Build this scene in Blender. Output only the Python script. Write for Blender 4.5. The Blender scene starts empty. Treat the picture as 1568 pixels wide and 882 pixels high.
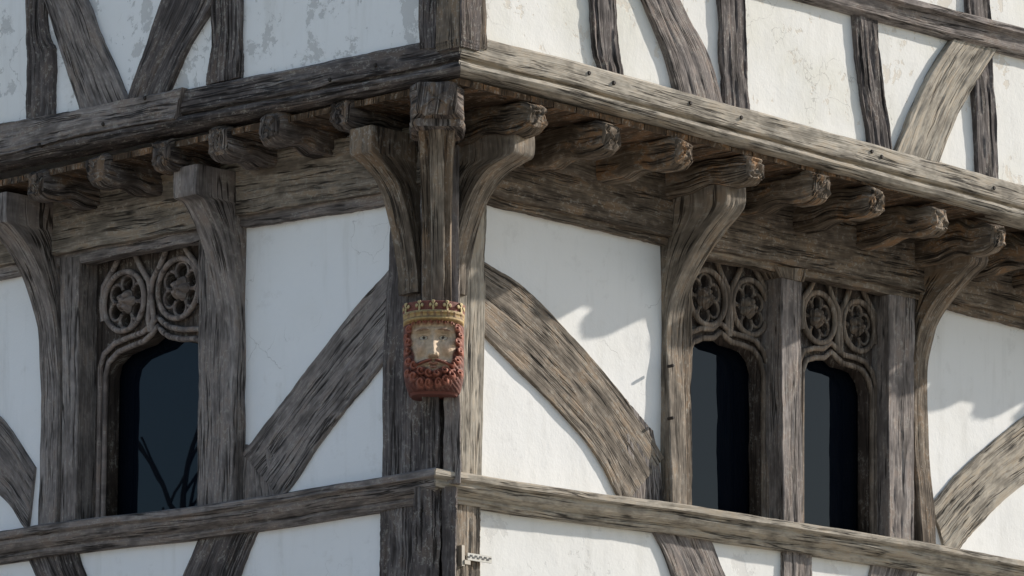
import bpy, bmesh, math, random
from mathutils import Vector, noise, Matrix
random.seed(7)
# ---------------------------------------------------------------- survey frame
F=8000.0; D0=25.0; CX=0.372; ZC=1.6
th=math.radians(43.2); sn,cs=math.sin(th),math.cos(th)
FR={'R':((sn,cs),(cs,-sn)),'L':((-cs,sn),(-sn,-cs)),'D':((1,0),(0,-1))}
JR,JL=0.60,0.45
def sz(side,px,py,n):
    (dx,dy),(nx,ny)=FR[side]
    u=(px-784)/F
    s=(u*(D0+n*ny)+CX-n*nx)/(dx-u*dy)
    return s,(2000-py)*(D0+s*dy+n*ny)/F
def nz(side,px,py,s):
    (dx,dy),(nx,ny)=FR[side]
    u=(px-784)/F
    n=(u*(D0+s*dy)+CX-s*dx)/(nx-u*ny)
    return n,(2000-py)*(D0+s*dy+n*ny)/F
def W(side,s,n,z):
    (dx,dy),(nx,ny)=FR[side]
    return Vector((s*dx+n*nx,s*dy+n*ny,z+ZC))
scene=bpy.context.scene
col=scene.collection
def empty(name):
    e=bpy.data.objects.new(name,None); col.objects.link(e); return e
house=empty('timber_framed_house')
def addobj(name,me,parent=house,mat=None):
    o=bpy.data.objects.new(name,me); col.objects.link(o)
    if parent: o.parent=parent
    if mat: me.materials.append(mat)
    return o
# ---------------------------------------------------------------- materials
def newmat(name):
    m=bpy.data.materials.new(name); m.use_nodes=True
    nt=m.node_tree; b=nt.nodes['Principled BSDF']
    return m,nt,b
class NB:
    def __init__(s,nt): s.nt=nt; s.L=nt.links
    def n(s,t,**k):
        x=s.nt.nodes.new(t)
        for a,v in k.items(): setattr(x,a,v)
        return x
    def val(s,inp,v):
        if hasattr(v,'is_output') : s.L.new(v,inp)
        else: inp.default_value=v
    def m(s,op,a,b=0.0,c=None):
        x=s.n('ShaderNodeMath',operation=op); s.val(x.inputs[0],a); s.val(x.inputs[1],b)
        if c is not None: s.val(x.inputs[2],c)
        return x.outputs[0]
    def comb(s,a,b,c):
        x=s.n('ShaderNodeCombineXYZ'); s.val(x.inputs[0],a); s.val(x.inputs[1],b); s.val(x.inputs[2],c); return x.outputs[0]
    def noise(s,vec,scale=1,detail=4,rough=.6,dist=0):
        x=s.n('ShaderNodeTexNoise'); s.L.new(vec,x.inputs['Vector'])
        x.inputs['Scale'].default_value=scale; x.inputs['Detail'].default_value=detail
        x.inputs['Roughness'].default_value=rough; x.inputs['Distortion'].default_value=dist
        return x.outputs['Fac']
    def ss(s,v,a,b):
        x=s.n('ShaderNodeMapRange',interpolation_type='SMOOTHSTEP'); s.val(x.inputs[0],v)
        x.inputs[1].default_value=a; x.inputs[2].default_value=b; return x.outputs[0]
    def mix(s,f,a,b,bt='MIX'):
        x=s.n('ShaderNodeMix',data_type='RGBA',blend_type=bt); s.val(x.inputs[0],f)
        for i,v in ((6,a),(7,b)):
            if hasattr(v,'is_output'): s.L.new(v,x.inputs[i])
            else: x.inputs[i].default_value=(*v,1)
        return x.outputs[2]
def wood(name,dark,mid,light,warm=None,objco=False,crackamt=1.0,bump=.9,cw=.032,lich=.45):
    m,nt,b=newmat(name); B=NB(nt)
    if objco:
        tc=B.n('ShaderNodeTexCoord'); sp=B.n('ShaderNodeSeparateXYZ'); B.L.new(tc.outputs['Object'],sp.inputs[0])
        u,v=sp.outputs[1],B.m('ADD',sp.outputs[0],sp.outputs[2])
    else:
        uv=B.n('ShaderNodeUVMap'); uv.uv_map='UVMap'; sp=B.n('ShaderNodeSeparateXYZ'); B.L.new(uv.outputs[0],sp.inputs[0])
        u,v=sp.outputs[0],sp.outputs[1]
    oi=B.n('ShaderNodeObjectInfo'); r=B.m('MULTIPLY',oi.outputs['Random'],41.0)
    w=B.noise(B.comb(B.m('MULTIPLY',u,1.6),B.m('MULTIPLY',v,5),r),1,2)
    v2=B.m('ADD',v,B.m('MULTIPLY',B.m('SUBTRACT',w,.5),.045))
    g1=B.noise(B.comb(B.m('MULTIPLY',u,6),B.m('MULTIPLY',v2,170),r),1,2,.7)
    g2=B.noise(B.comb(B.m('MULTIPLY',u,1.6),B.m('MULTIPLY',v2,58),B.m('ADD',r,5)),1,4,.65)
    g3=B.noise(B.comb(B.m('MULTIPLY',u,5.5),B.m('MULTIPLY',v,12),B.m('ADD',r,9)),1,3,.7)
    c=B.noise(B.comb(B.m('MULTIPLY',u,1.3),B.m('MULTIPLY',v2,46),B.m('ADD',r,13)),1,3,.55)
    ca=B.m('ABSOLUTE',B.m('SUBTRACT',c,.5))
    cr=B.m('SUBTRACT',1.0,B.ss(ca,.004,cw))
    cm=B.ss(B.noise(B.comb(B.m('MULTIPLY',u,2.2),B.m('MULTIPLY',v,14),B.m('ADD',r,21)),1,2),.46,.55)
    cr=B.m('MULTIPLY',cr,cm)
    t=B.m('ADD',B.m('MULTIPLY',g1,.45),B.m('MULTIPLY',g2,.55))
    bl=B.noise(B.comb(B.m('MULTIPLY',u,1.3),B.m('MULTIPLY',v,3.5),B.m('ADD',r,31)),1,4,.65)
    t=B.m('ADD',t,B.m('MULTIPLY',B.m('SUBTRACT',bl,.5),.45))
    cc=B.mix(B.ss(t,.28,.50),dark,mid)
    cc=B.mix(B.m('MULTIPLY',B.ss(t,.50,.74),.9),cc,light)
    if warm: cc=B.mix(B.m('MULTIPLY',B.ss(g3,.50,.66),.6),cc,warm)
    hs=B.n('ShaderNodeHueSaturation'); B.L.new(cc,hs.inputs['Color'])
    B.L.new(B.m('ADD',.60,B.m('MULTIPLY',B.ss(g3,.32,.62),.58)),hs.inputs['Value'])
    li=B.noise(B.comb(B.m('MULTIPLY',u,38),B.m('MULTIPLY',v,55),r),1,3,.75)
    lm=B.m('MULTIPLY',B.ss(li,.53,.62),B.ss(g3,.40,.58))
    c2=B.mix(B.m('MULTIPLY',lm,lich),hs.outputs[0],(.42,.40,.35))
    cc=B.mix(B.m('MULTIPLY',cr,.9*crackamt),c2,(.018,.014,.011))
    B.L.new(cc,b.inputs['Base Color'])
    b.inputs['Roughness'].default_value=.88; b.inputs['Specular IOR Level'].default_value=.25
    h=B.m('SUBTRACT',B.m('ADD',B.m('MULTIPLY',g1,.5),B.m('MULTIPLY',g2,.6)),B.m('MULTIPLY',cr,1.1))
    bp=B.n('ShaderNodeBump'); bp.inputs['Strength'].default_value=bump; bp.inputs['Distance'].default_value=.008
    B.L.new(h,bp.inputs['Height']); B.L.new(bp.outputs[0],b.inputs['Normal'])
    return m
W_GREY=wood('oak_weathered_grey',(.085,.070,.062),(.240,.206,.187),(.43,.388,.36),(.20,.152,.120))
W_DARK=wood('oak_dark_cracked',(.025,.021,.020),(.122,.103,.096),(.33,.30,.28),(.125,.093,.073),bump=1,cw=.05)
W_PALE=wood('oak_bleached_sunlit',(.17,.138,.105),(.41,.36,.29),(.56,.51,.43),(.33,.265,.19))
W_BROWN=wood('oak_brown',(.047,.035,.026),(.178,.138,.102),(.38,.32,.25),(.215,.14,.082))
W_PLATE=wood('oak_wall_plate',(.068,.054,.042),(.240,.198,.155),(.44,.385,.315),(.255,.18,.115))
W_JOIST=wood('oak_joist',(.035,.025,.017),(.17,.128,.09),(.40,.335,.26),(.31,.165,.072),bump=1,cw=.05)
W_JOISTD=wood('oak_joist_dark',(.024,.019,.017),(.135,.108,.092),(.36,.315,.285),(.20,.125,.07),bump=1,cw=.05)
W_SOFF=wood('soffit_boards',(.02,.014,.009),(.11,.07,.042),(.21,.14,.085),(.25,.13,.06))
W_TRAC=wood('oak_tracery',(.10,.082,.074),(.25,.205,.182),(.40,.345,.31),(.21,.155,.12),objco=True,crackamt=.4)
W_TRACR=wood('oak_tracery_brown',(.08,.061,.047),(.21,.165,.128),(.38,.32,.25),(.20,.14,.095),objco=True,crackamt=.4)
W_TRACD=wood('oak_tracery_recess_shade',(.03,.024,.02),(.085,.066,.055),(.15,.12,.10),objco=True,crackamt=.3)  # darker oak puts the recess shade of the tracery plate into its colour
def plaster(name,base,peel=0.0,peelcol=(.42,.42,.42),tint=(.70,.66,.56),tintamt=.25,bump=.35):
    m,nt,b=newmat(name); B=NB(nt)
    tc=B.n('ShaderNodeTexCoord'); g=tc.outputs['Object']
    n1=B.noise(g,1.6,4,.6); n2=B.noise(g,9,4,.7); n3=B.noise(g,60,1,.7)
    mp=B.n('ShaderNodeMapping'); mp.inputs['Scale'].default_value=(9,9,1.2); B.L.new(g,mp.inputs[0])
    st=B.noise(mp.outputs[0],1,4,.6)
    c=B.mix(B.m('MULTIPLY',B.ss(n1,.45,.75),tintamt),base,tint)
    c=B.mix(B.m('MULTIPLY',B.ss(st,.5,.78),.28),c,(.54,.52,.47))
    c=B.mix(B.m('MULTIPLY',B.ss(n2,.56,.72),.20),c,(.56,.54,.50))
    h=B.m('ADD',B.m('MULTIPLY',n2,.6),B.m('MULTIPLY',n3,.18))
    if peel>0:
        p=B.noise(g,4.6,7,.74,.3); pm=B.ss(p,.60-peel*.10,.625-peel*.10)
        c=B.mix(B.m('MULTIPLY',pm,.7),c,peelcol)
        h=B.m('SUBTRACT',h,B.m('MULTIPLY',pm,.35))
    vo=B.n('ShaderNodeTexVoronoi',feature='DISTANCE_TO_EDGE'); vo.inputs['Scale'].default_value=1.3
    mx=B.n('ShaderNodeVectorMath',operation='ADD'); B.L.new(g,mx.inputs[0])
    nn=B.n('ShaderNodeTexNoise'); B.L.new(g,nn.inputs['Vector']); nn.inputs['Scale'].default_value=3; nn.inputs['Detail'].default_value=5
    B.L.new(nn.outputs['Color'],mx.inputs[1]); B.L.new(mx.outputs[0],vo.inputs['Vector'])
    ck=B.m('MULTIPLY',B.m('SUBTRACT',1.0,B.ss(vo.outputs['Distance'],.001,.006)),B.ss(n1,.52,.62))
    c=B.mix(B.m('MULTIPLY',ck,.40),c,(.25,.23,.2))
    B.L.new(c,b.inputs['Base Color']); b.inputs['Roughness'].default_value=.9
    b.inputs['Specular IOR Level'].default_value=.2
    bp=B.n('ShaderNodeBump'); bp.inputs['Strength'].default_value=bump; bp.inputs['Distance'].default_value=.012
    B.L.new(h,bp.inputs['Height']); B.L.new(bp.outputs[0],b.inputs['Normal'])
    return m
P_L=plaster('limewash_plaster',(.89,.888,.88),tintamt=.14)
P_R=plaster('limewash_plaster_warm',(.86,.845,.81),tintamt=.25)
P_UL=plaster('peeling_plaster',(.88,.878,.865),peel=.55,peelcol=(.54,.535,.52),tintamt=.18)
P_UR=plaster('aged_plaster',(.82,.80,.75),peel=.14,peelcol=(.68,.61,.51),tint=(.68,.65,.53),tintamt=.5)
P_LR=plaster('flaking_plaster',(.83,.815,.775),peel=.3,peelcol=(.70,.68,.64))
def simple(name,c,r=.8,metal=0,nscale=8,var=.3):
    m,nt,b=newmat(name); B=NB(nt); tc=B.n('ShaderNodeTexCoord')
    n=B.noise(tc.outputs['Object'],nscale,6,.65)
    cc=B.mix(n,tuple(x*(1-var) for x in c),tuple(x*(1+var) for x in c))
    B.L.new(cc,b.inputs['Base Color']); b.inputs['Roughness'].default_value=r; b.inputs['Metallic'].default_value=metal
    return m
# ---------------------------------------------------------------- loft
def loft(name,rings,mat,amp=.003,groove=.005,parent=house,dome1=None,seed=None,smooth=30):
    seed=random.random()*100 if seed is None else seed
    R=[[Vector(p) for p in r] for r in rings]
    def cen(r):
        c=Vector((0,0,0))
        for p in r: c+=p
        return c/len(r)
    C=[cen(r) for r in R]; N=len(R); M=len(R[0])
    U=[0]
    for i in range(1,N): U.append(U[-1]+(C[i]-C[i-1]).length)
    mid=R[N//2]; V=[0]
    for j in range(1,M+1): V.append(V[-1]+(mid[j%M]-mid[j-1]).length)
    out=[]
    for i in range(N):
        ax=(C[min(i+1,N-1)]-C[max(i-1,0)]).normalized()
        row=[]
        for j in range(M):
            t=R[i][(j+1)%M]-R[i][j-1]
            nn=t.cross(ax)
            if nn.length>1e-9: nn.normalize()
            if nn.dot(R[i][j]-C[i])<0: nn=-nn
            u,v=U[i],V[j]
            w=.022*noise.noise(Vector((u*1.4,v*4,seed)))
            d=amp*.8*noise.noise(Vector((u*4,(v+w)*50,seed)))+amp*1.1*noise.noise(Vector((u*6,v*11,seed+7)))
            k=1-abs(noise.noise(Vector((u*.9,(v+w)*19,seed+3))))*2.6
            if k>.72: d-=groove*(k-.72)/.28
            ch=noise.noise(Vector((u*9,v*6,seed+11)))
            if ch>.38: d-=amp*3*(ch-.38)
            row.append(R[i][j]+nn*d)
        out.append(row)
    Uo=list(U)
    nd=0
    if dome1:
        nd=len(dome1)
        ax=(C[-1]-C[-2]).normalized(); base=out[-1]; u0=Uo[-1]
        for k,(s,p) in enumerate(dome1):
            out.append([C[-1]+(q-C[-1])*s+ax*(p+amp*2.2*noise.noise(q*45+Vector((s*7,0,0)))) for q in base]); Uo.append(u0+.03*(k+1))
    N=len(out)
    vs=[p for r in out for p in r]
    axx=(C[-1]-C[-2]).normalized(); ze=Vector((0,0,1))
    hx=axx.cross(ze).normalized() if abs(axx.z)<.9 else Vector((1,0,0)); zx=hx.cross(axx)
    def pl(p):
        q=p-C[-1]; return (q.dot(zx)*1.3+7,q.dot(hx)+q.dot(zx)*.15)
    faces=[];fuv=[]
    for i in range(N-1):
        for j in range(M):
            a=i*M+j; b=i*M+(j+1)%M; c=(i+1)*M+(j+1)%M; d=(i+1)*M+j
            faces.append((a,b,c,d))
            fuv.append(((Uo[i],V[j]),(Uo[i],V[j+1]),(Uo[i+1],V[j+1]),(Uo[i+1],V[j])) if i<N-1-nd else tuple(pl(vs[q]) for q in (a,b,c,d)))
    faces.append(tuple(range(M))[::-1]); fuv.append(tuple(pl(vs[j]) for j in range(M))[::-1])
    faces.append(tuple((N-1)*M+j for j in range(M))); fuv.append(tuple(pl(vs[(N-1)*M+j]) for j in range(M)))
    me=bpy.data.meshes.new(name); me.from_pydata([tuple(v) for v in vs],[],faces)
    ul=me.uv_layers.new(name='UVMap')
    k=0
    for f in fuv:
        for q in f:
            ul.data[k].uv=q; k+=1
    bm=bmesh.new(); bm.from_mesh(me); bmesh.ops.recalc_face_normals(bm,faces=bm.faces); bm.to_mesh(me); bm.free()
    for p in me.polygons: p.use_smooth=True
    me.set_sharp_from_angle(angle=math.radians(smooth))
    return addobj(name,me,parent,mat)
def cat(P,t):
    n=len(P)-1
    x=max(0,min(.99999,t))*n; i=int(x); f=x-i
    if n==1: return tuple(a+(b-a)*t for a,b in zip(P[0],P[1]))
    g=lambda k:P[max(0,min(n,k))]
    p0,p1,p2,p3=g(i-1),g(i),g(i+1),g(i+2)
    if i==0: p0=tuple(2*a-b for a,b in zip(p1,p2))
    if i==n-1: p3=tuple(2*b-a for a,b in zip(p1,p2))
    return tuple(.5*(2*b+(c-a)*f+(2*a-5*b+4*c-d)*f*f+(-a+3*b-3*c+d)*f**3) for a,b,c,d in zip(p0,p1,p2,p3))
def beam(name,side,A,B,nf,mat,nb=-.03,amp=.003,groove=.006,wob=.005,r=.004,parent=house):
    a=[sz(side,p[0],p[1],nf) for p in A]; b=[sz(side,p[0],p[1],nf) for p in B]
    sd=random.random()*99
    L=sum(math.dist(a[i],a[i+1]) for i in range(len(a)-1))
    N=max(6,int(L/.026)); w0=math.dist(cat(a,.5),cat(b,.5)); M=max(5,min(28,int(w0/.010)))
    rings=[]
    for i in range(N+1):
        t=i/N; pa,pb=Vector(cat(a,t)),Vector(cat(b,t))
        dr=(pb-pa).normalized()
        e=lambda q:wob*noise.noise(Vector((t*L*5,sd,q)))+.0035*noise.noise(Vector((t*L*22,sd,q+3)))
        pa+=dr*e(0); pb+=dr*e(9)
        w=(pb-pa).length; rr=min(.3,r/w)
        ring=[(pa,nb),(pa,(nb+nf)/2),(pa,nf-r)]
        for k in range(M):
            f=rr+(1-2*rr)*k/(M-1)
            ring.append((pa+(pb-pa)*f,nf))
        ring+=[(pb,nf-r),(pb,(nb+nf)/2),(pb,nb)]
        rings.append([W(side,q[0],n,q[1]) for q,n in ring])
    return loft(name,rings,mat,amp,groove,parent)
def rail(name,side,line,nref,prof,mat,moff=0.0,amp=.0022,groove=.004,wob=.004):
    """moulded rail swept along the wall and mitred round the corner post"""
    L=[sz(side,p[0],p[1],nref) for p in line]
    pr=[]
    for i in range(len(prof)-1):
        a,b=prof[i],prof[i+1]; d=math.dist(a,b); k=max(1,int(d/.011))
        for j in range(k): pr.append((a[0]+(b[0]-a[0])*j/k,a[1]+(b[1]-a[1])*j/k))
    pr.append(prof[-1])
    s0=L[0][0]; s1=L[-1][0]; N=int((s1-s0)/.028); rings=[]
    def zz(s):
        for i in range(len(L)-1):
            if s<=L[i+1][0] or i==len(L)-2:
                f=(s-L[i][0])/(L[i+1][0]-L[i][0]); return L[i][1]+(L[i+1][1]-L[i][1])*f
    sd=random.random()*50
    for i in range(N+1):
        f=i/N; ring=[]
        for n,dz in pr:
            sa=-(n+moff)-.004; s=sa+(s1-sa)*f
            ring.append(W(side,s,n+wob*.7*noise.noise(Vector((s*2,sd,1))),zz(s)+dz+wob*noise.noise(Vector((s*2.0,sd,0)))))
        rings.append(ring)
    return loft(name,rings,mat,amp,groove,smooth=25)
def bracket(name,side,s0,s1,sil,mat,top=0.0,nb=-.02,N=46,amp=.004,groove=.006,parent=house):
    pts=[nz(side,p[0],p[1],s1) for p in sil]
    return bracket_nz(name,side,s0,s1,pts,mat,top,nb,N,amp,groove,parent)
def bracket_nz(name,side,s0,s1,pts,mat,top=0.0,nb=-.02,N=46,amp=.004,groove=.006,parent=house):
    rings=[]; sm=(s0+s1)/2; hw=(s1-s0)/2; zl=None
    for i in range(N+1):
        t=i/N; n,z=cat(pts,t)
        if zl is not None and z<=zl+.0015: z=zl+.0015
        zl=z
        h=hw+top*max(0,t-.4)/.6
        r=.006; ring=[]; K=10
        for k in range(K): ring.append((sm-h,nb+(n-r-nb)*k/(K-1)))
        for k in range(9): ring.append((sm-h+r+(2*h-2*r)*k/8,n))
        for k in range(K): ring.append((sm+h,n-r-(n-r-nb)*k/(K-1)))
        rings.append([W(side,a,b,z) for a,b in ring])
    return loft(name,rings,mat,amp,groove,parent,seed=random.random()*90)
# ---------------------------------------------------------------- plaster walls
def wall(name,side,s0,s1,z0,z1,n,mat,step=.05):
    if s1-s0<.02: return
    a=max(2,int((s1-s0)/step)); b=max(2,int((z1-z0)/step)); vs=[];fs=[]
    for i in range(a+1):
        for j in range(b+1):
            s=s0+(s1-s0)*i/a; z=z0+(z1-z0)*j/b
            vs.append(W(side,s,n+.006*noise.noise(Vector((s*2.2,z*2.2,n*9)))+.002*noise.noise(Vector((s*9,z*9,3))),z))
    for i in range(a):
        for j in range(b):
            k=i*(b+1)+j; fs.append((k,k+1,k+b+2,k+b+1))
    me=bpy.data.meshes.new(name); me.from_pydata([tuple(v) for v in vs],[],fs)
    if side=='R': me.flip_normals()
    for p in me.polygons: p.use_smooth=True
    return addobj(name,me,house,mat)
GZ=-ZC
SMR,SML=8.0,7.0
a=sz('L',325,500,0)[0]; b=sz('L',112,500,0)[0]
wall('plaster_panel','L',0,a,3.9,5.8,0,P_L); wall('plaster_panel','L',a,b,5.4,5.8,0,P_L); wall('plaster_panel','L',b,SML,3.9,5.8,0,P_L)
wall('plaster_wall_lower','L',0,SML,GZ,3.9,0,P_L,.1)
a=sz('R',1050,500,0)[0]; b=sz('R',1372,500,0)[0]
wall('plaster_panel','R',0,a,3.9,5.8,0,P_R); wall('plaster_panel','R',a,b,5.4,5.8,0,P_R); wall('plaster_panel','R',b,SMR,3.9,5.8,0,P_R)
wall('plaster_wall_lower','R',0,SMR,GZ,3.9,0,P_LR,.06)
wall('upper_plaster_wall','L',-JR+.02,SML,5.8,8.8,JL-.03,P_UL)
wall('upper_plaster_wall','R',-JL+.02,SMR,5.8,8.8,JR-.03,P_UR)
def soffit(side,s0,s1,J):
    k=int((s1-s0)/.16)
    for i in range(k):
        a=s0+(s1-s0)*i/k+.003; b=s0+(s1-s0)*(i+1)/k-.003
        rings=[]
        for q in range(9):
            n=-.02+(J-.03)*q/8
            rings.append([W(side,a,n,5.69),W(side,(a+b)/2,n,5.688),W(side,b,n,5.69),W(side,b,n,5.72),W(side,a,n,5.72)])
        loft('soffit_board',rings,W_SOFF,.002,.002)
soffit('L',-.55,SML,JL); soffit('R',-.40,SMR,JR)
# ---------------------------------------------------------------- rails
sp=[(0,.012),(.06,.008),(.128,0),(.142,-.010),(.142,-.038),(.120,-.046),(.112,-.050),(.116,-.070),(.104,-.088),(.072,-.106),(.060,-.112),(.064,-.128),(.05,-.148),(0,-.152)]
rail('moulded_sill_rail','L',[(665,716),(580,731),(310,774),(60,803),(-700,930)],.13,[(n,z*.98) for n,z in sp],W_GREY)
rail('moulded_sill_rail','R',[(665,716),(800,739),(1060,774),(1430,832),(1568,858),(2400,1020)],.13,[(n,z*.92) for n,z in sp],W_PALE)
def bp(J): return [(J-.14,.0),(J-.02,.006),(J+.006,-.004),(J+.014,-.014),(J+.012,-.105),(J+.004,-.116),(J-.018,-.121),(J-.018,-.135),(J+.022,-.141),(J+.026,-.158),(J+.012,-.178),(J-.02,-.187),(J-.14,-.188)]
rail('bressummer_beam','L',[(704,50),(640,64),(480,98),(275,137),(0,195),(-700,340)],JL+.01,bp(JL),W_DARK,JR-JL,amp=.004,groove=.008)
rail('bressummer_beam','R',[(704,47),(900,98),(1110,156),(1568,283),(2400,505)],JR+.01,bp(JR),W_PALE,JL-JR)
beam('beam_repair_plank','L',[(278,134),(140,162),(0,190),(-300,250)],[(266,182),(130,205),(0,238),(-300,300)],JL+.04,W_GREY,nb=JL-.02)
bl=[(655,300),(600,311),(350,352),(308,368),(92,408),(-700,560)]
beam('wall_plate','L',[(x,y-112) for x,y in bl],[(x,y-20) for x,y in bl],.085,W_PLATE)
beam('wall_plate_fillet','L',[(x,y-24) for x,y in bl],bl,.05,W_GREY)
br=[(690,297),(740,309),(1015,373),(1080,392),(1400,458),(1568,500),(2400,700)]
beam('wall_plate','R',[(x,y-118) for x,y in br],[(x,y-14) for x,y in br],.085,W_BROWN)
beam('wall_plate_fillet','R',[(x,y-17) for x,y in br],br,.05,W_BROWN)
# ---------------------------------------------------------------- corner post
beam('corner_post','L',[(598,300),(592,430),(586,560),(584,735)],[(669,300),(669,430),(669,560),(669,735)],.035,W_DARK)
beam('corner_post','R',[(661,300),(661,430),(661,560),(661,735)],[(746,300),(744,430),(742,560),(738,740)],.035,W_PALE)  # paler oak than the other face, painting in the sunlight on this side
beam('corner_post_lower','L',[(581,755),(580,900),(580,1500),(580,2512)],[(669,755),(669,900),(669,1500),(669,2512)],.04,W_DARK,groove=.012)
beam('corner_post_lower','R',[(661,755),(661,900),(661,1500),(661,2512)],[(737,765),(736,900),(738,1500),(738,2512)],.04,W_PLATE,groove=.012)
beam('corner_bead','D',[(645,215),(646,560),(645,740)],[(674,215),(674,560),(673,740)],.115,W_DARK,nb=0,groove=.012)
beam('corner_bead','D',[(678,215),(679,560),(679,740)],[(702,215),(704,560),(706,740)],.10,W_GREY,nb=0,groove=.010)
beam('corner_bead_lower','D',[(632,745),(632,1000),(632,2512)],[(674,745),(674,1000),(674,2512)],.11,W_DARK,nb=0,groove=.012)
beam('corner_bead_lower','D',[(676,745),(676,1000),(676,2512)],[(700,745),(698,1000),(698,2512)],.10,W_DARK,nb=0,groove=.012)
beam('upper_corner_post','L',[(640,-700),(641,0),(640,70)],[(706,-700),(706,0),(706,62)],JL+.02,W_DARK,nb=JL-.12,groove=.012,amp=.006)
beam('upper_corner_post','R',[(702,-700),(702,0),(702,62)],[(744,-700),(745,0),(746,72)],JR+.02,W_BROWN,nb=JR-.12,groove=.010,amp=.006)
# ---------------------------------------------------------------- brackets
CLs=[(609,452),(606,405),(596,345),(582,293),(562,262),(544,243),(537,236),(537,198)]
bracket('corner_bracket','L',.04,.17,CLs,W_BROWN,top=.012)
CRs=[(718,452),(722,400),(734,350),(750,305),(775,268),(803,249),(817,238),(817,205)]
bracket('corner_bracket','R',.04,.17,CRs,W_PLATE,top=.012)
zt=lambda py,n:(2000-py)*(25-n)/F
bracket_nz('dragon_bracket','D',-.055,.085,[(.13,zt(468,.13)),(.16,zt(420,.16)),(.21,zt(360,.21)),(.29,zt(300,.29)),(.40,zt(245,.40)),(.50,zt(212,.5)),(.55,zt(200,.55)),(.56,zt(178,.56))],W_BROWN,top=.022,nb=0,groove=.010)
bracket_nz('dragon_bracket_rib','D',-.012,.050,[(.15,zt(462,.13)),(.185,zt(420,.16)),(.24,zt(360,.21)),(.32,zt(300,.29)),(.43,zt(245,.40)),(.53,zt(212,.5)),(.57,zt(200,.55)),(.58,zt(186,.56))],W_PLATE,top=.008,nb=.05,groove=.008)
s0=sz('R',1012,600,0)[0]
bracket('jetty_bracket','R',s0,s0+.125,[(1055,790),(1052,690),(1049,600),(1046,530),(1050,475),(1064,432),(1086,390),(1113,352),(1133,328),(1140,312),(1140,284)],W_PLATE,top=.015,N=70)
s0=sz('R',1397,600,0)[0]
bracket('jetty_bracket','R',s0,s0+.125,[(1436,850),(1430,760),(1424,690),(1421,610),(1424,545),(1438,495),(1463,455),(1496,420),(1510,405),(1511,380)],W_BROWN,top=.015,N=70)
s0=sz('L',376,600,0)[0]
bracket('jetty_bracket','L',s0,s0+.14,[(326,775),(329,690),(331,600),(333,520),(329,465),(318,405),(301,352),(282,312),(268,303),(268,258)],W_GREY,top=.02,N=70)
s0=sz('L',96,600,0)[0]
bracket('jetty_bracket','L',s0,s0+.14,[(56,815),(59,740),(61,660),(61,580),(55,500),(38,435),(12,383),(-12,352),(-22,343),(-22,300)],W_GREY,top=.02,N=70)
for k in (5.2,6.4,):
    bracket_nz('jetty_bracket','R',k,k+.125,[(.08,4.0),(.08,4.6),(.1,4.9),(.2,5.2),(.45,5.42),(.46,5.5)],W_BROWN,N=50)
    bracket_nz('jetty_bracket','L',k-1,k-.86,[(.08,4.0),(.08,4.6),(.1,4.9),(.2,5.25),(.35,5.45),(.36,5.5)],W_GREY,N=50)
# ---------------------------------------------------------------- joists
def joist(side,px,py,mat,w=.155,h=.155,J=None,name='jetty_joist'):
    J=J or (JR if side=='R' else JL)
    ne=J-.02+random.uniform(-.015,.02)
    s,z=sz(side,px,py,ne); w*=random.uniform(.93,1.07); h*=random.uniform(.95,1.06); top=z+h/2
    tw=random.uniform(-.012,.012); rings=[]; N=28
    for i in range(N+1):
        t=i/N; n=-.03+(ne+.03)*t
        hw=w/2; tp=max(top,5.70) if t<.66 else top+max(0,(.8-t)/.14)*max(0,5.70-top)
        bt=z-h/2
        if .42<t<.76: q=math.sin((t-.42)/.34*math.pi); bt+=.022*q; hw*=1-.10*q
        if t>.92: e=(t-.92)/.08; hw*=1-.16*e*e; bt+=.018*e*e; tp-=.018*e*e
        bt-=.01*(1-t)
        ring=[]; sc=s+tw*(1-t)*2
        cz=(tp+bt)/2; hz=(tp-bt)/2
        for k in range(30):
            a=k/30*6.283+.785; ca,sa=math.cos(a),math.sin(a); e=.38
            ring.append(W(side,sc+hw*math.copysign(abs(ca)**e,ca),n,cz+hz*math.copysign(abs(sa)**e,sa)))
        rings.append(ring)
    return loft(name,rings,mat,.010,.015,dome1=[(.95,.008),(.84,.014),(.68,.012),(.5,.016),(.32,.012),(.14,.015)],smooth=60)
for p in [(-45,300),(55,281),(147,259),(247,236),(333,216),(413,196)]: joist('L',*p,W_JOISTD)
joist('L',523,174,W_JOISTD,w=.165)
for p in [(935,211),(1046,233),(1256,285),(1342,308),(1438,336)]: joist('R',*p,W_JOIST)
for p in [(822,181),(1155,259),(1527,363)]: joist('R',*p,W_JOIST,w=.155)
for s in (4.05,4.45,4.85,5.25,5.65,6.1,6.5,6.9,7.3,7.7):
    q=W('R',s,JR,5.56); joist('R',784+F*(q.x-CX)/(q.y+D0),2000-F*(q.z-ZC)/(q.y+D0),W_JOIST)
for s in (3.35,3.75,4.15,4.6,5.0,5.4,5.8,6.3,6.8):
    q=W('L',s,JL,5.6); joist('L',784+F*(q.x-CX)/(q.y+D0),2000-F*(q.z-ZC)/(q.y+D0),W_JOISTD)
rg=[]
for i in range(30):
    t=i/29; n=.0+.68*t; hw=.125; bt=zt(182,.66); tp=5.72
    if t>.93: hw*=1-.2*(t-.93)/.07; bt+=.015*(t-.93)/.07
    if .66<t<.78: hw*=.86; bt+=.02
    if t>.78: tp=5.70
    ring=[]
    for k in range(32):
        a=k/32*6.283; ca,sa=math.cos(a),math.sin(a)
        ring.append(Vector((.02+hw*math.copysign(abs(ca)**.35,ca),-n,ZC+(tp+bt)/2+(tp-bt)/2*math.copysign(abs(sa)**.35,sa))))
    rg.append(ring)
loft('dragon_beam',rg,W_JOISTD,.010,.014,dome1=[(.94,.010),(.8,.014),(.6,.018),(.35,.02),(.1,.012)],smooth=60)
rg=[]
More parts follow.
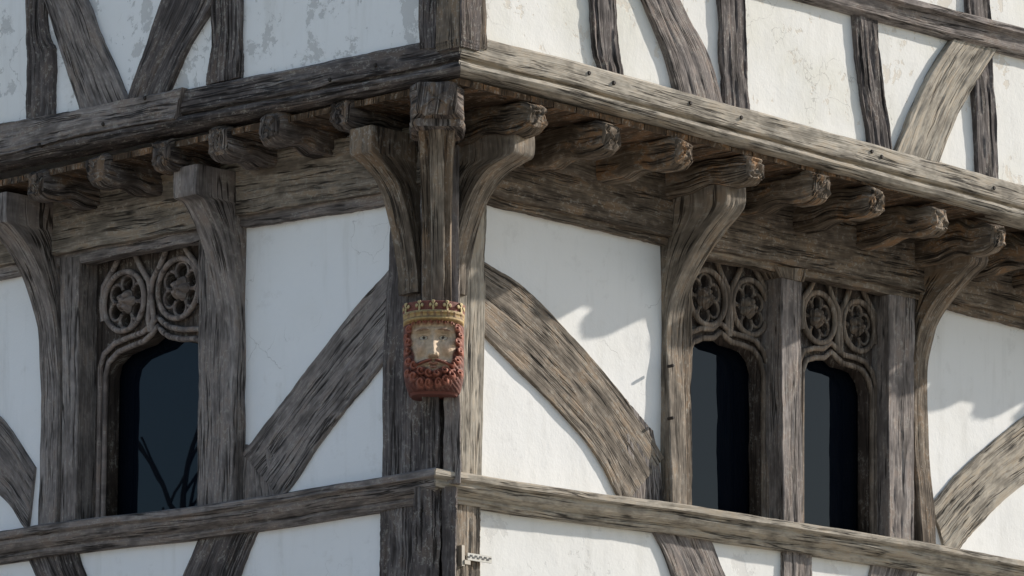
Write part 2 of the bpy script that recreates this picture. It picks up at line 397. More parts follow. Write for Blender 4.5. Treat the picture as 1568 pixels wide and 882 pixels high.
for i in range(8):
    t=i/7; z=zt(196,.6)+.035*t; hw=.125+.01*math.sin(t*3.14)
    ring=[]
    for k in range(28):
        a=k/28*6.283; ca,sa=math.cos(a),math.sin(a)
        ring.append(Vector((.02+hw*math.copysign(abs(ca)**.4,ca),-.48+.17*math.copysign(abs(sa)**.4,sa),ZC+z)))
    rg.append(ring)
loft('dragon_cap',rg,W_JOISTD,.008,.008)
# ---------------------------------------------------------------- wall timbers
beam('curved_brace','L',[(600,406),(530,486),(450,590),(370,694)],[(596,542),(545,605),(497,664),(430,765)],.022,W_GREY)
beam('curved_brace_foot','L',[(374,680),(368,720),(366,770)],[(420,690),(430,725),(436,765)],.018,W_GREY)
beam('curved_brace','R',[(736,398),(800,437),(870,508),(945,592),(1018,700)],[(736,505),(790,560),(850,620),(915,697),(955,775)],.022,W_PLATE)
beam('curved_brace_foot','R',[(958,610),(962,700),(968,775)],[(1000,660),(1012,720),(1016,780)],.018,W_GREY)
beam('curved_brace','L',[(52,716),(0,640),(-80,560)],[(40,815),(0,760),(-95,690)],.022,W_GREY)
beam('curved_brace','R',[(1428,772),(1480,715),(1568,640),(1680,570)],[(1455,862),(1500,805),(1580,735),(1700,670)],.022,W_PALE)
beam('brace_lower','L',[(322,780),(280,880),(235,1000)],[(408,775),(370,870),(320,1000)],.022,W_DARK)
beam('brace_lower','L',[(28,822),(62,900),(110,1010)],[(110,815),(128,880),(190,1010)],.022,W_DARK)
beam('brace_lower','R',[(990,790),(1025,860),(1060,960)],[(1080,805),(1108,870),(1140,960)],.022,W_GREY)
beam('stud_lower','R',[(1200,835),(1200,1000),(1200,2400)],[(1244,842),(1244,1005),(1244,2400)],.022,W_GREY)
beam('brace_lower','R',[(1340,850),(1330,900),(1320,1000)],[(1412,860),(1390,930),(1370,1010)],.022,W_GREY)
beam('stud_lower','R',[(905,1000),(905,1500),(905,2450)],[(950,1000),(950,1500),(950,2450)],.022,W_GREY)
beam('stud_lower','L',[(330,1000),(330,1500),(330,2450)],[(375,1000),(375,1500),(375,2450)],.022,W_GREY)
beam('window_post','L',[(90,395),(95,600),(92,800)],[(121,393),(119,600),(116,795)],.055,W_GREY,nb=-.16)
beam('window_stile','L',[(304,365),(303,600),(301,785)],[(336,360),(334,600),(334,780)],.04,W_GREY,nb=-.16)
beam('window_mullion','R',[(1197,412),(1198,600),(1200,800)],[(1228,418),(1228,600),(1231,806)],.065,W_GREY,nb=-.16)
beam('window_mullion_cap','R',[(1190,408),(1198,424)],[(1238,412),(1232,432)],.075,W_BROWN,nb=-.05)
beam('window_post','R',[(1362,450),(1361,600),(1362,826)],[(1402,458),(1400,600),(1400,832)],.045,W_GREY,nb=-.16)
beam('window_post','R',[(1046,385),(1046,600),(1046,785)],[(1061,388),(1060,600),(1060,788)],.02,W_BROWN,nb=-.16)
n=JL+.005
beam('upper_stud','L',[(36,-500),(38,0),(40,100),(40,200)],[(62,-500),(66,0),(80,80),(78,190)],n,W_DARK,nb=JL-.08,amp=.006,groove=.012)
beam('upper_brace','L',[(20,-90),(66,0),(95,90),(125,180)],[(82,-90),(128,0),(160,80),(196,160)],n+.004,W_GREY,nb=JL-.08)
beam('upper_brace','L',[(300,-120),(246,0),(222,70),(195,150)],[(352,-100),(325,0),(285,70),(250,150)],n+.004,W_DARK,nb=JL-.08)
beam('upper_stud','L',[(322,-500),(322,0),(314,130)],[(366,-500),(366,0),(364,118)],n,W_DARK,nb=JL-.08,amp=.006,groove=.012)
beam('upper_stud','L',[(-120,-500),(-120,240)],[(-80,-500),(-80,230)],n,W_DARK,nb=JL-.08)
beam('upper_stud','L',[(-320,-500),(-320,280)],[(-280,-500),(-280,270)],n,W_DARK,nb=JL-.08)
n=JR+.0
def US(x0,x1,x2,x3,y,m=W_DARK): beam('upper_stud','R',[(x0-18,-600),(x0,0),(x2,y)],[(x1-18,-600),(x1,0),(x3,y+12)],n,m,nb=JR-.08,amp=.006,groove=.012)
US(908,946,921,956,110); US(1103,1142,1112,1150,165); US(1308,1344,1334,1368,225)
beam('upper_stud','R',[(1480,-40),(1490,100),(1500,275)],[(1518,-30),(1522,100),(1532,285)],n,W_DARK,nb=JR-.08,amp=.006,groove=.012)
beam('upper_stud','R',[(1720,-300),(1730,340)],[(1760,-300),(1770,350)],n,W_DARK,nb=JR-.08)
beam('upper_stud','R',[(1930,-300),(1940,400)],[(1970,-300),(1980,410)],n,W_DARK,nb=JR-.08)
beam('upper_brace','R',[(940,-120),(988,0),(1020,75),(1040,150)],[(988,-120),(1042,0),(1085,80),(1112,170)],n+.004,W_GREY,nb=JR-.08)
beam('upper_brace','R',[(1478,38),(1440,90),(1408,150),(1368,245)],[(1545,52),(1510,105),(1474,165),(1434,260)],n+.006,W_PALE,nb=JR-.08)
rp=[(JR-.12,.0),(JR+.03,.0),(JR+.07,-.01),(JR+.075,-.04),(JR+.04,-.055),(JR+.03,-.12),(JR+.0,-.14),(JR-.12,-.14)]
rail('upper_window_rail','R',[(702,-188),(1390,-2),(1568,44),(2400,260)],JR+.03,rp,W_GREY,JL-JR)
def peg(side,px,py,n,r=.011):
    s,z=sz(side,px,py,n); rg=[]
    for q in (n-.03,n+.001,n+.007):
        rg.append([W(side,s+r*(1 if q<n+.005 else .7)*math.cos(k/10*6.283),q,z+r*(1 if q<n+.005 else .7)*math.sin(k/10*6.283)) for k in range(10)])
    loft('oak_peg',rg,PEG,0,0)
PEG=simple('peg_wood',(.03,.022,.016))
for p in [(902,112),(940,127),(1135,180),(1335,232),(1350,240),(1522,288),(1057,158)]: peg('R',*p,JR+.013)
for p in [(158,190),(222,150),(60,222),(505,122),(575,100)]: peg('L',*p,JL+.04 if p[0]<270 else JL+.013)
for p in [(1030,560),(1030,640)]: peg('R',p[0],p[1],.08,.008)
# ---------------------------------------------------------------- tracery windows
def to_mesh_obj(name,cu,mtx,mat):
    o=bpy.data.objects.new('tmp',cu); col.objects.link(o)
    dg=bpy.context.evaluated_depsgraph_get(); me=bpy.data.meshes.new_from_object(o.evaluated_get(dg))
    bpy.data.objects.remove(o)
    me.materials.clear()
    ob=addobj(name,me,house,mat); ob.matrix_world=mtx
    return ob
def mtx(side,n):
    (dx,dy),(nx,ny)=FR[side]; g=1 if side=='R' else -1
    o=W(side,0,n,0)
    return Matrix(((g*dx,0,nx,o.x),(g*dy,0,ny,o.y),(0,1,0,o.z),(0,0,0,1)))
def spl(cu,pts,cyc=True):
    s=cu.splines.new('POLY'); s.points.add(len(pts)-1)
    for i,p in enumerate(pts): s.points[i].co=(p[0],p[1],p[2] if len(p)>2 else 0,1)
    s.use_cyclic_u=cyc
def tracery(side,outer,arch,circ,rr,mat,glass):
    g=1 if side=='R' else -1; n=-.035
    cv=lambda p:(g*sz(side,p[0],p[1],n)[0],sz(side,p[0],p[1],n)[1])
    ar=[cv(p) for p in arch]
    TL,TR,BR,BL=[cv(p) for p in outer]
    cs2=[cv(c) for c in circ]
    (x0,y0),(x1,y1)=cs2; mx,my=(x0+x1)/2,(y0+y1)/2; hw=abs(x1-x0)/2
    topy=(TL[1]+TR[1])/2-.02
    holes=[]; A0=.45
    for x,y in cs2:
        for k in range(6):
            a=k/6*6.2832+A0; hx,hy=x+rr*.60*math.cos(a),y+rr*.60*math.sin(a); q=rr*.285
            holes.append([(hx+q*math.cos(j/12*6.283),hy+q*math.sin(j/12*6.283)) for j in range(12)])
    cu=bpy.data.curves.new('tracery_head','CURVE'); cu.dimensions='2D'; cu.fill_mode='BOTH'; cu.extrude=.03; cu.bevel_depth=.007; cu.bevel_resolution=1
    spl(cu,[TL,TR,BR]+ar[::-1]+[BL])
    for h in holes: spl(cu,h)
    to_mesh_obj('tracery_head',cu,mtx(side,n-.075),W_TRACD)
    cu=bpy.data.curves.new('tracery_moulding','CURVE'); cu.dimensions='3D'; cu.bevel_depth=.015; cu.bevel_resolution=2
    for x,y in cs2:
        spl(cu,[(x+rr*math.cos(j/32*6.283),y+rr*math.sin(j/32*6.283),.008) for j in range(32)])
    spl(cu,[(p[0],p[1],.004) for p in ar],False)
    spl(cu,[(p[0]+(mx-p[0])*-.10,p[1]+(.045 if 0<i<len(ar)-1 else 0),.008) for i,p in enumerate(ar)],False)
    for sg in (-1,1):
        spl(cu,[(mx+sg*hw*.02,my-rr*1.25,.008),(mx+sg*hw*.10,my-rr*.8,.008),(mx+sg*hw*.02,my-rr*.1,.010),(mx-sg*hw*.08,my+rr*.5,.010),(mx-sg*hw*.38,my+rr*1.0,.008),(mx-sg*hw*.62,topy+.01,.008)],False)
        xo=mx+sg*hw
        spl(cu,[(xo+sg*rr*1.05,my-rr*.6,.008),(xo+sg*rr*1.12,my,.008),(xo+sg*rr*1.02,my+rr*.6,.008),(xo+sg*rr*.5,my+rr*1.15,.008),(xo+sg*rr*.2,topy+.01,.008)],False)
    to_mesh_obj('tracery_moulding',cu,mtx(side,n-.022),mat)
    cu=bpy.data.curves.new('tracery_cusps','CURVE'); cu.dimensions='3D'; cu.bevel_depth=.009; cu.bevel_resolution=1
    for x,y in cs2:
        for k in range(6):
            a=k/6*6.2832+A0; hx,hy=x+rr*.60*math.cos(a),y+rr*.60*math.sin(a); q=rr*.31
            spl(cu,[(hx+q*math.cos(a+t),hy+q*math.sin(a+t),0) for t in [(-2.3+4.6*j/12) for j in range(13)]],False)
    to_mesh_obj('tracery_cusps',cu,mtx(side,n-.036),mat)
    for x,y in cs2:
        vs=[];fs=[]; NR,NA=10,60; R0=rr*.42
        for i in range(NR+1):
            for k in range(NA):
                a=k/NA*6.2832; f=i/NR; pl=abs(math.cos(2.5*a)); pet=(.74+.26*pl)
                rad=R0*f*pet
                h=.054*(1-f**3)*(.50+.50*pl if f>.3 else 1)-.018*math.exp(-((f-.33)/.08)**2)+.004*noise.noise(Vector((x*9+f*5,a,y*7)))
                vs.append((x+rad*math.cos(a),y+rad*math.sin(a),h))
        for i in range(NR):
            for k in range(NA):
                fs.append((i*NA+k,(i+1)*NA+k,(i+1)*NA+(k+1)%NA,i*NA+(k+1)%NA))
        me=bpy.data.meshes.new('tracery_flower'); me.from_pydata(vs,[],fs)
        for p in me.polygons: p.use_smooth=True
        o=addobj('tracery_flower',me,house,mat); o.matrix_world=mtx(side,n-.034)
    gl=[W(side,*(lambda q:(q[0],-.16,q[1]))(sz(side,p[0],p[1],-.16))) for p in outer]
    me=bpy.data.meshes.new('window_glass'); me.from_pydata([tuple(v) for v in gl],[],[(0,1,2,3)])
    addobj('window_glass',me,house,glass)
GL,nt,b=newmat('window_glass'); B=NB(nt)
tc=B.n('ShaderNodeTexCoord'); nn=B.noise(tc.outputs['Object'],2.2,2,.4)
b.inputs['Base Color'].default_value=(.003,.005,.009,1); b.inputs['Roughness'].default_value=.01; b.inputs['IOR'].default_value=1.26
b.inputs['Specular Tint'].default_value=(.66,.84,1,1)
bb=B.n('ShaderNodeBump'); bb.inputs['Strength'].default_value=.03; bb.inputs['Distance'].default_value=.01; B.L.new(nn,bb.inputs['Height']); B.L.new(bb.outputs[0],b.inputs['Normal'])
tracery('L',[(112,398),(336,358),(336,790),(112,810)],
 [(154,797),(157,640),(158,575),(163,554),(178,538),(198,529),(217,522),(229,511),(238,499),(246,508),(256,515),(275,519),(295,518),(308,524),(316,540),(320,600),(320,780)],
 [(187,461),(270,441)],.150,W_TRAC,GL)
tracery('R',[(1048,385),(1204,412),(1204,806),(1048,790)],
 [(1054,790),(1055,640),(1057,540),(1064,524),(1080,517),(1096,517),(1106,508),(1112,513),(1124,523),(1142,528),(1156,534),(1167,549),(1173,572),(1173,640),(1173,800)],
 [(1086,455),(1152,470)],.140,W_TRACR,GL)
tracery('R',[(1222,412),(1370,445),(1370,832),(1222,808)],
 [(1231,808),(1231,640),(1232,568),(1238,551),(1252,547),(1266,547),(1276,538),(1283,545),(1294,556),(1310,560),(1324,566),(1334,582),(1339,602),(1339,700),(1339,826)],
 [(1257,486),(1318,499)],.130,W_TRACR,GL)
# ---------------------------------------------------------------- carved king head
def king():
    HW,HH=.150,.208
    n0=.13
    s,zc=sz('D',665,530,n0+.1)
    g=lambda x,y,cx,cy,sx,sy: math.exp(-((x-cx)/sx)**2-((y-cy)/sy)**2)
    sst=lambda a,b,x:(lambda t:t*t*(3-2*t))(max(0,min(1,(x-a)/(b-a))))
    NX,NY=130,180
    curls=[]
    rnd=random.Random(3)
    for sg in (-1,1):
        for (x,y,r) in [(.13,-.66,.17),(.15,-.88,.17),(.40,-.84,.19),(.38,-.62,.17),(.62,-.70,.19),(.62,-.46,.18),(.84,-.60,.15),(.80,-.34,.17),(.86,-.12,.16),(.80,.08,.17),(.88,.24,.14),(.78,.38,.17)]:
            curls.append((sg*x+rnd.uniform(-.02,.02),y+rnd.uniform(-.02,.02),r,sg))
    for x in (-.62,-.44,-.26,-.09,.09,.26,.44,.62): curls.append((x,.50-.12*x*x,.12,1 if x>0 else -1))
    cream=(.56,.425,.29); red=(.105,.031,.021); red_lit=(.34,.118,.075); och=(.44,.30,.125); gold=(.50,.385,.185); lip=(.36,.16,.11); dk=(.04,.028,.022); eyew=(.60,.55,.43)
    mixc=lambda a,b,t:tuple(p+(q-p)*t for p,q in zip(a,b))
    vs=[];cols=[]
    for j in range(NY+1):
        y=-1+2*j/NY
        wd=.96
        if y>.5: wd=.96+.04*(y-.5)/.5
        if y<-.5: wd=.96-.15*((-.5-y)/.5)**2
        for i in range(NX+1):
            X=-1+2*i/NX; x=X*wd; ax=abs(x)
            h=.160*(max(0,1-abs(X)**2.2))**.52
            h*= (1-max(0,(-.68-y)/.32)**2.2*.45)
            facew=.70-.34*max(0,-y)-.05*max(0,y-.2)
            face=(1-sst(facew-.05,facew+.03,ax+.02*math.sin(y*22)))*sst(-.60,-.50,y+.05*math.cos(x*9))*(1-sst(.42,.49,y-.02*math.sin(x*30)))
            hf=0
            hf+=.028*g(ax,y,.32,.325,.26,.050)
            hf-=.050*g(ax,y,.31,.19,.20,.095)
            hf+=.027*g(ax,y,.31,.155,.135,.070)
            hf+=.009*g(ax,y,.31,.225,.17,.018)+.006*g(ax,y,.31,.085,.15,.016)
            hf+=.024*g(ax,y,.44,-.08,.20,.15)-.012*g(ax,y,.40,-.30,.14,.08)
            if -.36<y<.36:
                t=1-sst(-.26,.36,y); ed=sst(-.335,-.285,y)
                hf+=(.016+.048*t)*math.exp(-(x/(.085+.055*t))**2)*ed
            hf+=.024*g(ax,y,.14,-.25,.055,.05)
            hf-=.012*g(ax,y,.08,-.335,.05,.02)
            hf+=.018*g(x,y,0,-.455,.18,.030)+.022*g(x,y,0,-.53,.15,.034)-.016*g(x,y,0,-.490,.20,.012)
            mus=math.exp(-((y-(-.385-.30*ax*ax))/.055)**2)*sst(.0,.08,ax)*(1-sst(.55,.66,ax))
            hf+=mus*(.034+.005*math.sin(70*y+20*ax))
            hair=1-face
            hh=0
            if y<.62:
                best=0
                for (a,b,r,sg) in curls:
                    dx,dy=(x-a),(y-b)*1.35; d=math.hypot(dx,dy)
                    if d<r:
                        sp_=math.sin(d/r*8+sg*math.atan2(dy,dx))
                        v=(1-(d/r)**2)*.044+.016*sp_*(1-(d/r)**4)
                        best=max(best,v)
                hh=.002+best+.003*math.sin(x*40+y*55)
            cr=sst(.50,.53,y)
            c=mixc(red,red_lit,max(0,min(1,hh/.042)))  # shade painted into the hair: dark in crevices, light on raised curls
            c=mixc(c,cream,face)
            if mus>.40: c=mixc(c,mixc(red,red_lit,.5+.5*math.sin(70*y+20*ax)),min(1,(mus-.40)*5))
            l=max(g(x,y,0,-.455,.16,.03),g(x,y,0,-.53,.13,.034))
            if l>.4: c=mixc(c,lip,.85)
            if g(x,y,0,-.490,.14,.011)>.5: c=mixc(c,dk,.8)
            ck=g(ax,y,.42,-.10,.16,.12)
            c=mixc(c,(.50,.27,.18),.30*ck*face)
            bw=g(ax,y,.34,.325-.5*(ax-.32)**2,.22,.028)
            if bw>.45: c=mixc(c,(.20,.11,.07),.75)
            ew=g(ax,y,.31,.155,.125,.055)
            if ew>.40: c=mixc(c,eyew,.9)
            if .26<ew<=.40: c=mixc(c,(.14,.07,.05),.8)
            if g(ax,y,.30,.158,.048,.046)>.40: c=dk
            h2=h+hf*face+hh*hair*(1-cr)
            if cr>0:
                band=.034+.014*g(0,y,0,.56,1,.028)+.012*g(0,y,0,.70,1,.022)
                wy=(y-.74)/.26
                u2=((x/.44+.5)%1-.5)*1.6
                lob=max(g(u2*.5,wy,0,.82,.10,.20),g(abs(u2)*.5,wy,.16,.50,.09,.17),g(u2*.5,wy,0,.3,.06,.45),g(abs(u2)*.5,wy,.5,.30,.07,.22))
                base=1-sst(.04,.10,wy)
                pts=max(base,sst(.30,.45,lob))
                h2=h+cr*(band*(1 if y<.74 else (.50+.55*pts)))
                c=och
                if .595<y<.612 or .725<y<.742: c=mixc(och,dk,.55)
                if y>.742: c=mixc((.19,.06,.04),gold,pts)
                if .62<y<.722:
                    jw=math.sin(x*30)
                    if jw>.35: c=mixc(gold,(.16,.05,.03),.6); h2+=.008*(jw-.35)
            if y>.955: h2-=.03*((y-.955)/.045)**2
            k=noise.noise(Vector((x*14,y*14,2))); k2=noise.noise(Vector((x*50,y*50,5)))
            h2+=.0022*k+.0012*k2
            f=1+.25*k+.15*k2
            if k2>.46: c=mixc(c,(.5,.45,.38),.15)
            cols.append(tuple(max(0,min(1,q*f)) for q in c))
            vs.append((X*wd*HW,-(n0+h2),ZC+zc+y*HH))
    fs=[]
    for j in range(NY):
        for i in range(NX):
            k=j*(NX+1)+i; fs.append((k,k+1,k+NX+2,k+NX+1))
    bd=[i for i in range(NX+1)]+[j*(NX+1)+NX for j in range(1,NY+1)]+[NY*(NX+1)+i for i in range(NX-1,-1,-1)]+[j*(NX+1) for j in range(NY-1,0,-1)]
    b0=len(vs)
    for k in bd: v=vs[k]; vs.append((v[0]*.96,-.02,v[2])); cols.append((.15,.045,.03))
    m=len(bd)
    for q in range(m): fs.append((bd[q],b0+q,b0+(q+1)%m,bd[(q+1)%m]))
    me=bpy.data.meshes.new('carved_king_head'); me.from_pydata(vs,[],fs)
    ca=me.color_attributes.new('paint','FLOAT_COLOR','POINT')
    for i,c in enumerate(cols): ca.data[i].color=(*c,1)
    for p in me.polygons: p.use_smooth=True
    m_,nt,b=newmat('painted_carving'); B=NB(nt)
    at=B.n('ShaderNodeAttribute'); at.attribute_name='paint'
    tc=B.n('ShaderNodeTexCoord'); n1=B.noise(tc.outputs['Object'],40,5,.7); n2=B.noise(tc.outputs['Object'],14,4,.6)
    c=B.mix(B.m('MULTIPLY',B.ss(n2,.5,.75),.35),at.outputs['Color'],(.13,.09,.07))
    B.L.new(c,b.inputs['Base Color']); b.inputs['Roughness'].default_value=.75
    bpn=B.n('ShaderNodeBump'); bpn.inputs['Strength'].default_value=.4; bpn.inputs['Distance'].default_value=.004
    B.L.new(n1,bpn.inputs['Height']); B.L.new(bpn.outputs[0],b.inputs['Normal'])
    o=addobj('carved_king_head',me,None,m_)
    rg=[]
    for i in range(12):
        t=i/11; z=zc-HH-.012+.10*t
        q=.108+.026*math.sin(min(1,t*1.6)*1.57)
        ring=[]
        for k in range(28):
            a=k/28*6.283; ca_,sa=math.cos(a),math.sin(a)
            ring.append(Vector((q*math.copysign(abs(ca_)**.6,ca_),-.09+(q*.95)*math.copysign(abs(sa)**.6,sa),ZC+z)))
        rg.append(ring)
    loft('corbel_block',rg,simple('red_paint',(.16,.052,.038),.75,0,30),.002,.001,parent=o)
king()
# ---------------------------------------------------------------- small scale gauge on the post
gauge=empty('checkered_scale_gauge')
def boxm(name,side,s0,s1,n0,n1,z0,z1,mat,parent):
    v=[W(side,s,n,z) for s in (s0,s1) for n in (n0,n1) for z in (z0,z1)]
    me=bpy.data.meshes.new(name); me.from_pydata([tuple(x) for x in v],[],[(0,1,3,2),(4,6,7,5),(0,4,5,1),(2,3,7,6),(0,2,6,4),(1,5,7,3)])
    bm=bmesh.new(); bm.from_mesh(me); bmesh.ops.recalc_face_normals(bm,faces=bm.faces)
    bmesh.ops.bevel(bm,geom=bm.edges[:],offset=min(.002,abs(z1-z0)*.2),segments=1); bm.to_mesh(me); bm.free()
    return addobj(name,me,parent,mat)
MW=simple('gauge_white',(.6,.57,.5),.5); MK=simple('gauge_black',(.03,.03,.03),.5); MB=simple('metal_clip',(.42,.38,.32),.6,.3)
s0,z0=sz('R',716,852,.06); s1,_=sz('R',752,846,.06)
boxm('clip','R',s0-.03,s0+.01,.03,.07,z0-.04,z0-.02,MB,gauge); boxm('clip_stem','R',s0-.045,s0-.025,.03,.065,z0-.05,z0+.05,MB,gauge)
boxm('plate','R',s0,s1+.005,.050,.061,z0-.016,z0+.018,MW,gauge)
for i in range(10):
    for j in range(2):
        if (i+j)%2: continue
        a=s0+(s1-s0)*i/10; b=s0+(s1-s0)*(i+1)/10
        boxm('check','R',a,b,.060,.063,z0-.006+j*.008,z0+.002+j*.008,MK,gauge)
# ---------------------------------------------------------------- roof
def roof():
    c=lambda s,t,z:tuple(Vector((s*sn-t*cs,s*cs+t*sn,z+ZC)))
    a=-JL-.35; b=-JR-.35; A=SMR+.3; Bq=SML+.3; ze=9.0; zr=12.5
    v=[c(a,b,ze),c(A,b,ze),c(A,Bq,ze),c(a,Bq,ze),c(3.4,3.4,zr),c(A-3.4,3.4,zr),c(a,b,ze-.15),c(A,b,ze-.15),c(A,Bq,ze-.15),c(a,Bq,ze-.15)]
    f=[(0,1,5,4),(1,2,5),(2,3,4,5),(3,0,4),(0,6,7,1),(1,7,8,2),(2,8,9,3),(3,9,6,0),(6,9,8,7)]
    me=bpy.data.meshes.new('tiled_roof'); me.from_pydata(v,[],f)
    m,nt,bs=newmat('clay_tiles'); B=NB(nt); tc=B.n('ShaderNodeTexCoord')
    br=B.n('ShaderNodeTexBrick'); br.inputs['Scale'].default_value=4; B.L.new(tc.outputs['Object'],br.inputs[0])
    br.inputs['Color1'].default_value=(.22,.09,.06,1); br.inputs['Color2'].default_value=(.15,.07,.05,1); br.inputs['Mortar'].default_value=(.04,.03,.02,1)
    B.L.new(br.outputs[0],bs.inputs['Base Color'])
    addobj('tiled_roof',me,house,m)
    for nm,q in (('rear_wall',[c(SMR,0,GZ),c(SMR,SML,GZ),c(SMR,SML,9),c(SMR,0,9)]),('rear_wall',[c(0,SML,GZ),c(SMR,SML,GZ),c(SMR,SML,9),c(0,SML,9)])):
        me=bpy.data.meshes.new(nm); me.from_pydata(q,[],[(0,1,2,3)]); addobj(nm,me,house,P_L)
roof()
# ---------------------------------------------------------------- ground
def sheet(name,pts,z,mat,h=None):
    me=bpy.data.meshes.new(name)
    if h is None: me.from_pydata([(x,y,z) for x,y in pts],[],[tuple(range(len(pts)))])
    else:
        n=len(pts); v=[(x,y,z) for x,y in pts]+[(x,y,z-h) for x,y in pts]
        me.from_pydata(v,[],[tuple(range(n))]+[(i,i+n,(i+1)%n+n,(i+1)%n) for i in range(n)])
    bm=bmesh.new(); bm.from_mesh(me); bmesh.ops.recalc_face_normals(bm,faces=bm.faces); bm.to_mesh(me); bm.free()
    return addobj(name,me,None,mat)
sheet('ground',[(-600,-600),(600,-600),(600,600),(-600,600)],-.13,simple('pale_gravel',(.40,.36,.30),.95,0,3))
q=lambda s,t:(s*sn-t*cs,s*cs+t*sn)
sheet('pavement',[q(-3,-3),q(30,-3),q(30,12),q(12,30),q(-3,30)],.0,simple('paving_stone',(.45,.42,.37),.9,0,5),h=.125)
sheet('road',[q(-8,-8),q(60,-8),q(60,-3.0),q(-3.0,-3.0),q(-3.0,60),q(-8,60)],-.12,simple('worn_asphalt',(.12,.115,.11),.9,0,12))
# ---------------------------------------------------------------- bare tree across the lane (seen reflected in the left window)
def tree():
    vs=[];fs=[]; R=random.Random(5)
    def seg(p,q,r0,r1):
        ax=(q-p).normalized(); u=ax.orthogonal().normalized(); w=ax.cross(u); b=len(vs)
        for (c,r) in ((p,r0),(q,r1)):
            for k in range(5): a=k/5*6.283; vs.append(c+(u*math.cos(a)+w*math.sin(a))*r)
        for k in range(5): fs.append((b+k,b+(k+1)%5,b+5+(k+1)%5,b+5+k))
    def grow(p,d,L,r,lv):
        n=3
        for i in range(n):
            d=(d+Vector((R.uniform(-.16,.16),R.uniform(-.16,.16),R.uniform(-.04,.14)))).normalized()
            q=p+d*L/n; seg(p,q,max(.013,r*(1-.25*i/n)),max(.012,r*(1-.25*(i+1)/n))); p=q
            if lv>0 and (i>0 or lv<6):
                dd=(d+Vector((R.uniform(-.9,.9),R.uniform(-.9,.9),R.uniform(-.1,.6)))).normalized()
                grow(p,dd,L*R.uniform(.55,.8),r*.55,lv-1)
        if lv>0: grow(p,d,L*.75,r*.7,lv-1)
    grow(Vector((0,0,0)),Vector((0,0,1)),3.0,.20,6)
    top=max(vs,key=lambda v:v.z); k=8.7/top.z
    off=Vector((-16,1.2-top.y*k,-.13))
    vv=[tuple(v*k+off) for v in vs]
    me=bpy.data.meshes.new('bare_tree'); me.from_pydata(vv,[],fs)
    addobj('bare_tree',me,None,simple('bark',(.03,.025,.02),.9,0,20))
tree()
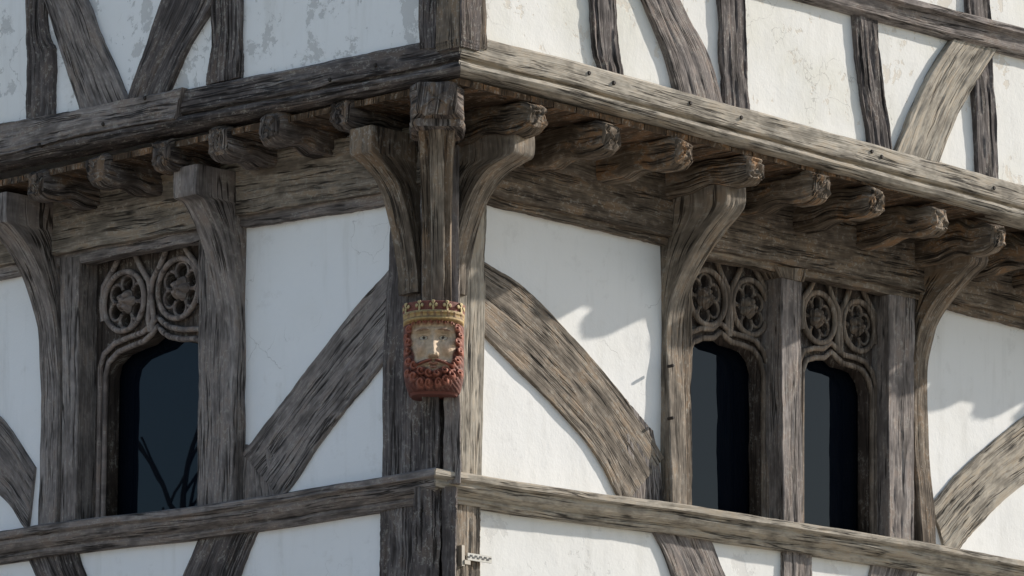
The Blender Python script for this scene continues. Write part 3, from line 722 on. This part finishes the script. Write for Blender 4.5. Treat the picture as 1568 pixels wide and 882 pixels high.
# ---------------------------------------------------------------- unseen cottages across the lane, added to bounce fill onto the left wall
def cottage(x,y0,y1,eave,ridge,wallmat,roofmat,darkmat,framemat,doormat):
    e=empty('fill_cottage'); dp=6.0
    def part(nm,v,f,m):
        me=bpy.data.meshes.new(nm); me.from_pydata(v,[],f)
        bm=bmesh.new(); bm.from_mesh(me); bmesh.ops.recalc_face_normals(bm,faces=bm.faces); bm.to_mesh(me); bm.free()
        return addobj(nm,me,e,m)
    def box(nm,xa,xb,ya,yb,za,zb,m):
        part(nm,[(p,q,r) for p in (xa,xb) for q in (ya,yb) for r in (za,zb)],[(0,1,3,2),(4,6,7,5),(0,4,5,1),(2,3,7,6),(0,2,6,4),(1,5,7,3)],m)
    g=-.13; xm=x-dp/2
    part('walls',[(x,y0,g),(x,y1,g),(x-dp,y1,g),(x-dp,y0,g),(x,y0,eave),(x,y1,eave),(x-dp,y1,eave),(x-dp,y0,eave),(xm,y0,ridge-.1),(xm,y1,ridge-.1)],
      [(0,1,5,4),(2,3,7,6),(0,4,8,7,3),(1,2,6,9,5)],wallmat)
    o=.3; k=(ridge-eave)/(dp/2)
    part('roof',[(x+o,y0-.2,eave-k*o),(x+o,y1+.2,eave-k*o),(xm,y1+.2,ridge),(xm,y0-.2,ridge),(x-dp-o,y0-.2,eave-k*o),(x-dp-o,y1+.2,eave-k*o)],[(0,1,2,3),(3,2,5,4)],roofmat)
    box('chimney',xm-.4,xm+.4,y0+1,y0+1.8,ridge-.8,ridge+.45,roofmat)
    n=max(2,int((y1-y0)/2.6)); st=(y1-y0)/n
    for i in range(n):
        yc=y0+st*(i+.5)
        for z in (1.0,3.5):
            if i==n//2 and z<2:
                box('door',x-.02,x+.04,yc-.45,yc+.45,g,1.95,doormat); continue
            box('window',x-.02,x+.02,yc-.5,yc+.5,z,z+1.1,darkmat)
            for a,b,c,d in ((yc-.56,yc-.5,z-.06,z+1.16),(yc+.5,yc+.56,z-.06,z+1.16),(yc-.5,yc+.5,z+1.1,z+1.16),(yc-.5,yc+.5,z-.06,z),(yc-.02,yc+.02,z,z+1.1)):
                box('window_frame',x-.01,x+.05,a,b,c,d,framemat)
M1=plaster('cottage_render',(.82,.80,.76)); M2=simple('cottage_tiles',(.20,.10,.07),.9,0,6); M3=simple('cottage_glass',(.02,.025,.03),.1); M4=simple('cottage_paint',(.7,.7,.68),.5); M5=simple('cottage_door',(.05,.09,.07),.5)
cottage(-20,-9.5,4,5.3,7.6,M1,M2,M3,M4,M5); cottage(-20.6,4.3,15,5.0,7.4,M1,M2,M3,M4,M5); cottage(-19.5,-22,-9.9,5.4,7.7,M1,M2,M3,M4,M5)
# ---------------------------------------------------------------- light
sun=bpy.data.lights.new('sun','SUN'); sun.energy=4.8; sun.angle=math.radians(.8); sun.color=(1,.945,.87)
so=bpy.data.objects.new('sun',sun); col.objects.link(so)
sd=Vector((2.44,1.138,1.28)).normalized()
so.rotation_euler=(-sd).to_track_quat('-Z','Y').to_euler()
w=bpy.data.worlds.new('World'); scene.world=w; w.use_nodes=True
nt=w.node_tree; bg=nt.nodes['Background']; sk=nt.nodes.new('ShaderNodeTexSky'); sk.sky_type='NISHITA'; sk.sun_disc=False
sk.sun_elevation=math.asin(sd.z); sk.sun_rotation=math.atan2(sd.x,sd.y); sk.air_density=1.0; sk.dust_density=0.7; sk.ozone_density=1.0
nt.links.new(sk.outputs[0],bg.inputs[0]); bg.inputs[1].default_value=.15
# ---------------------------------------------------------------- camera
cam=bpy.data.cameras.new('camera'); co=bpy.data.objects.new('camera',cam); col.objects.link(co)
co.location=(CX,-D0,ZC); co.rotation_euler=(math.radians(90),0,0)
cam.lens=F/1568*36; cam.sensor_width=36; cam.shift_y=(2000-441)/1568; cam.clip_end=2000
scene.camera=co
scene.view_settings.view_transform='Standard'; scene.view_settings.look='None'; scene.view_settings.exposure=0
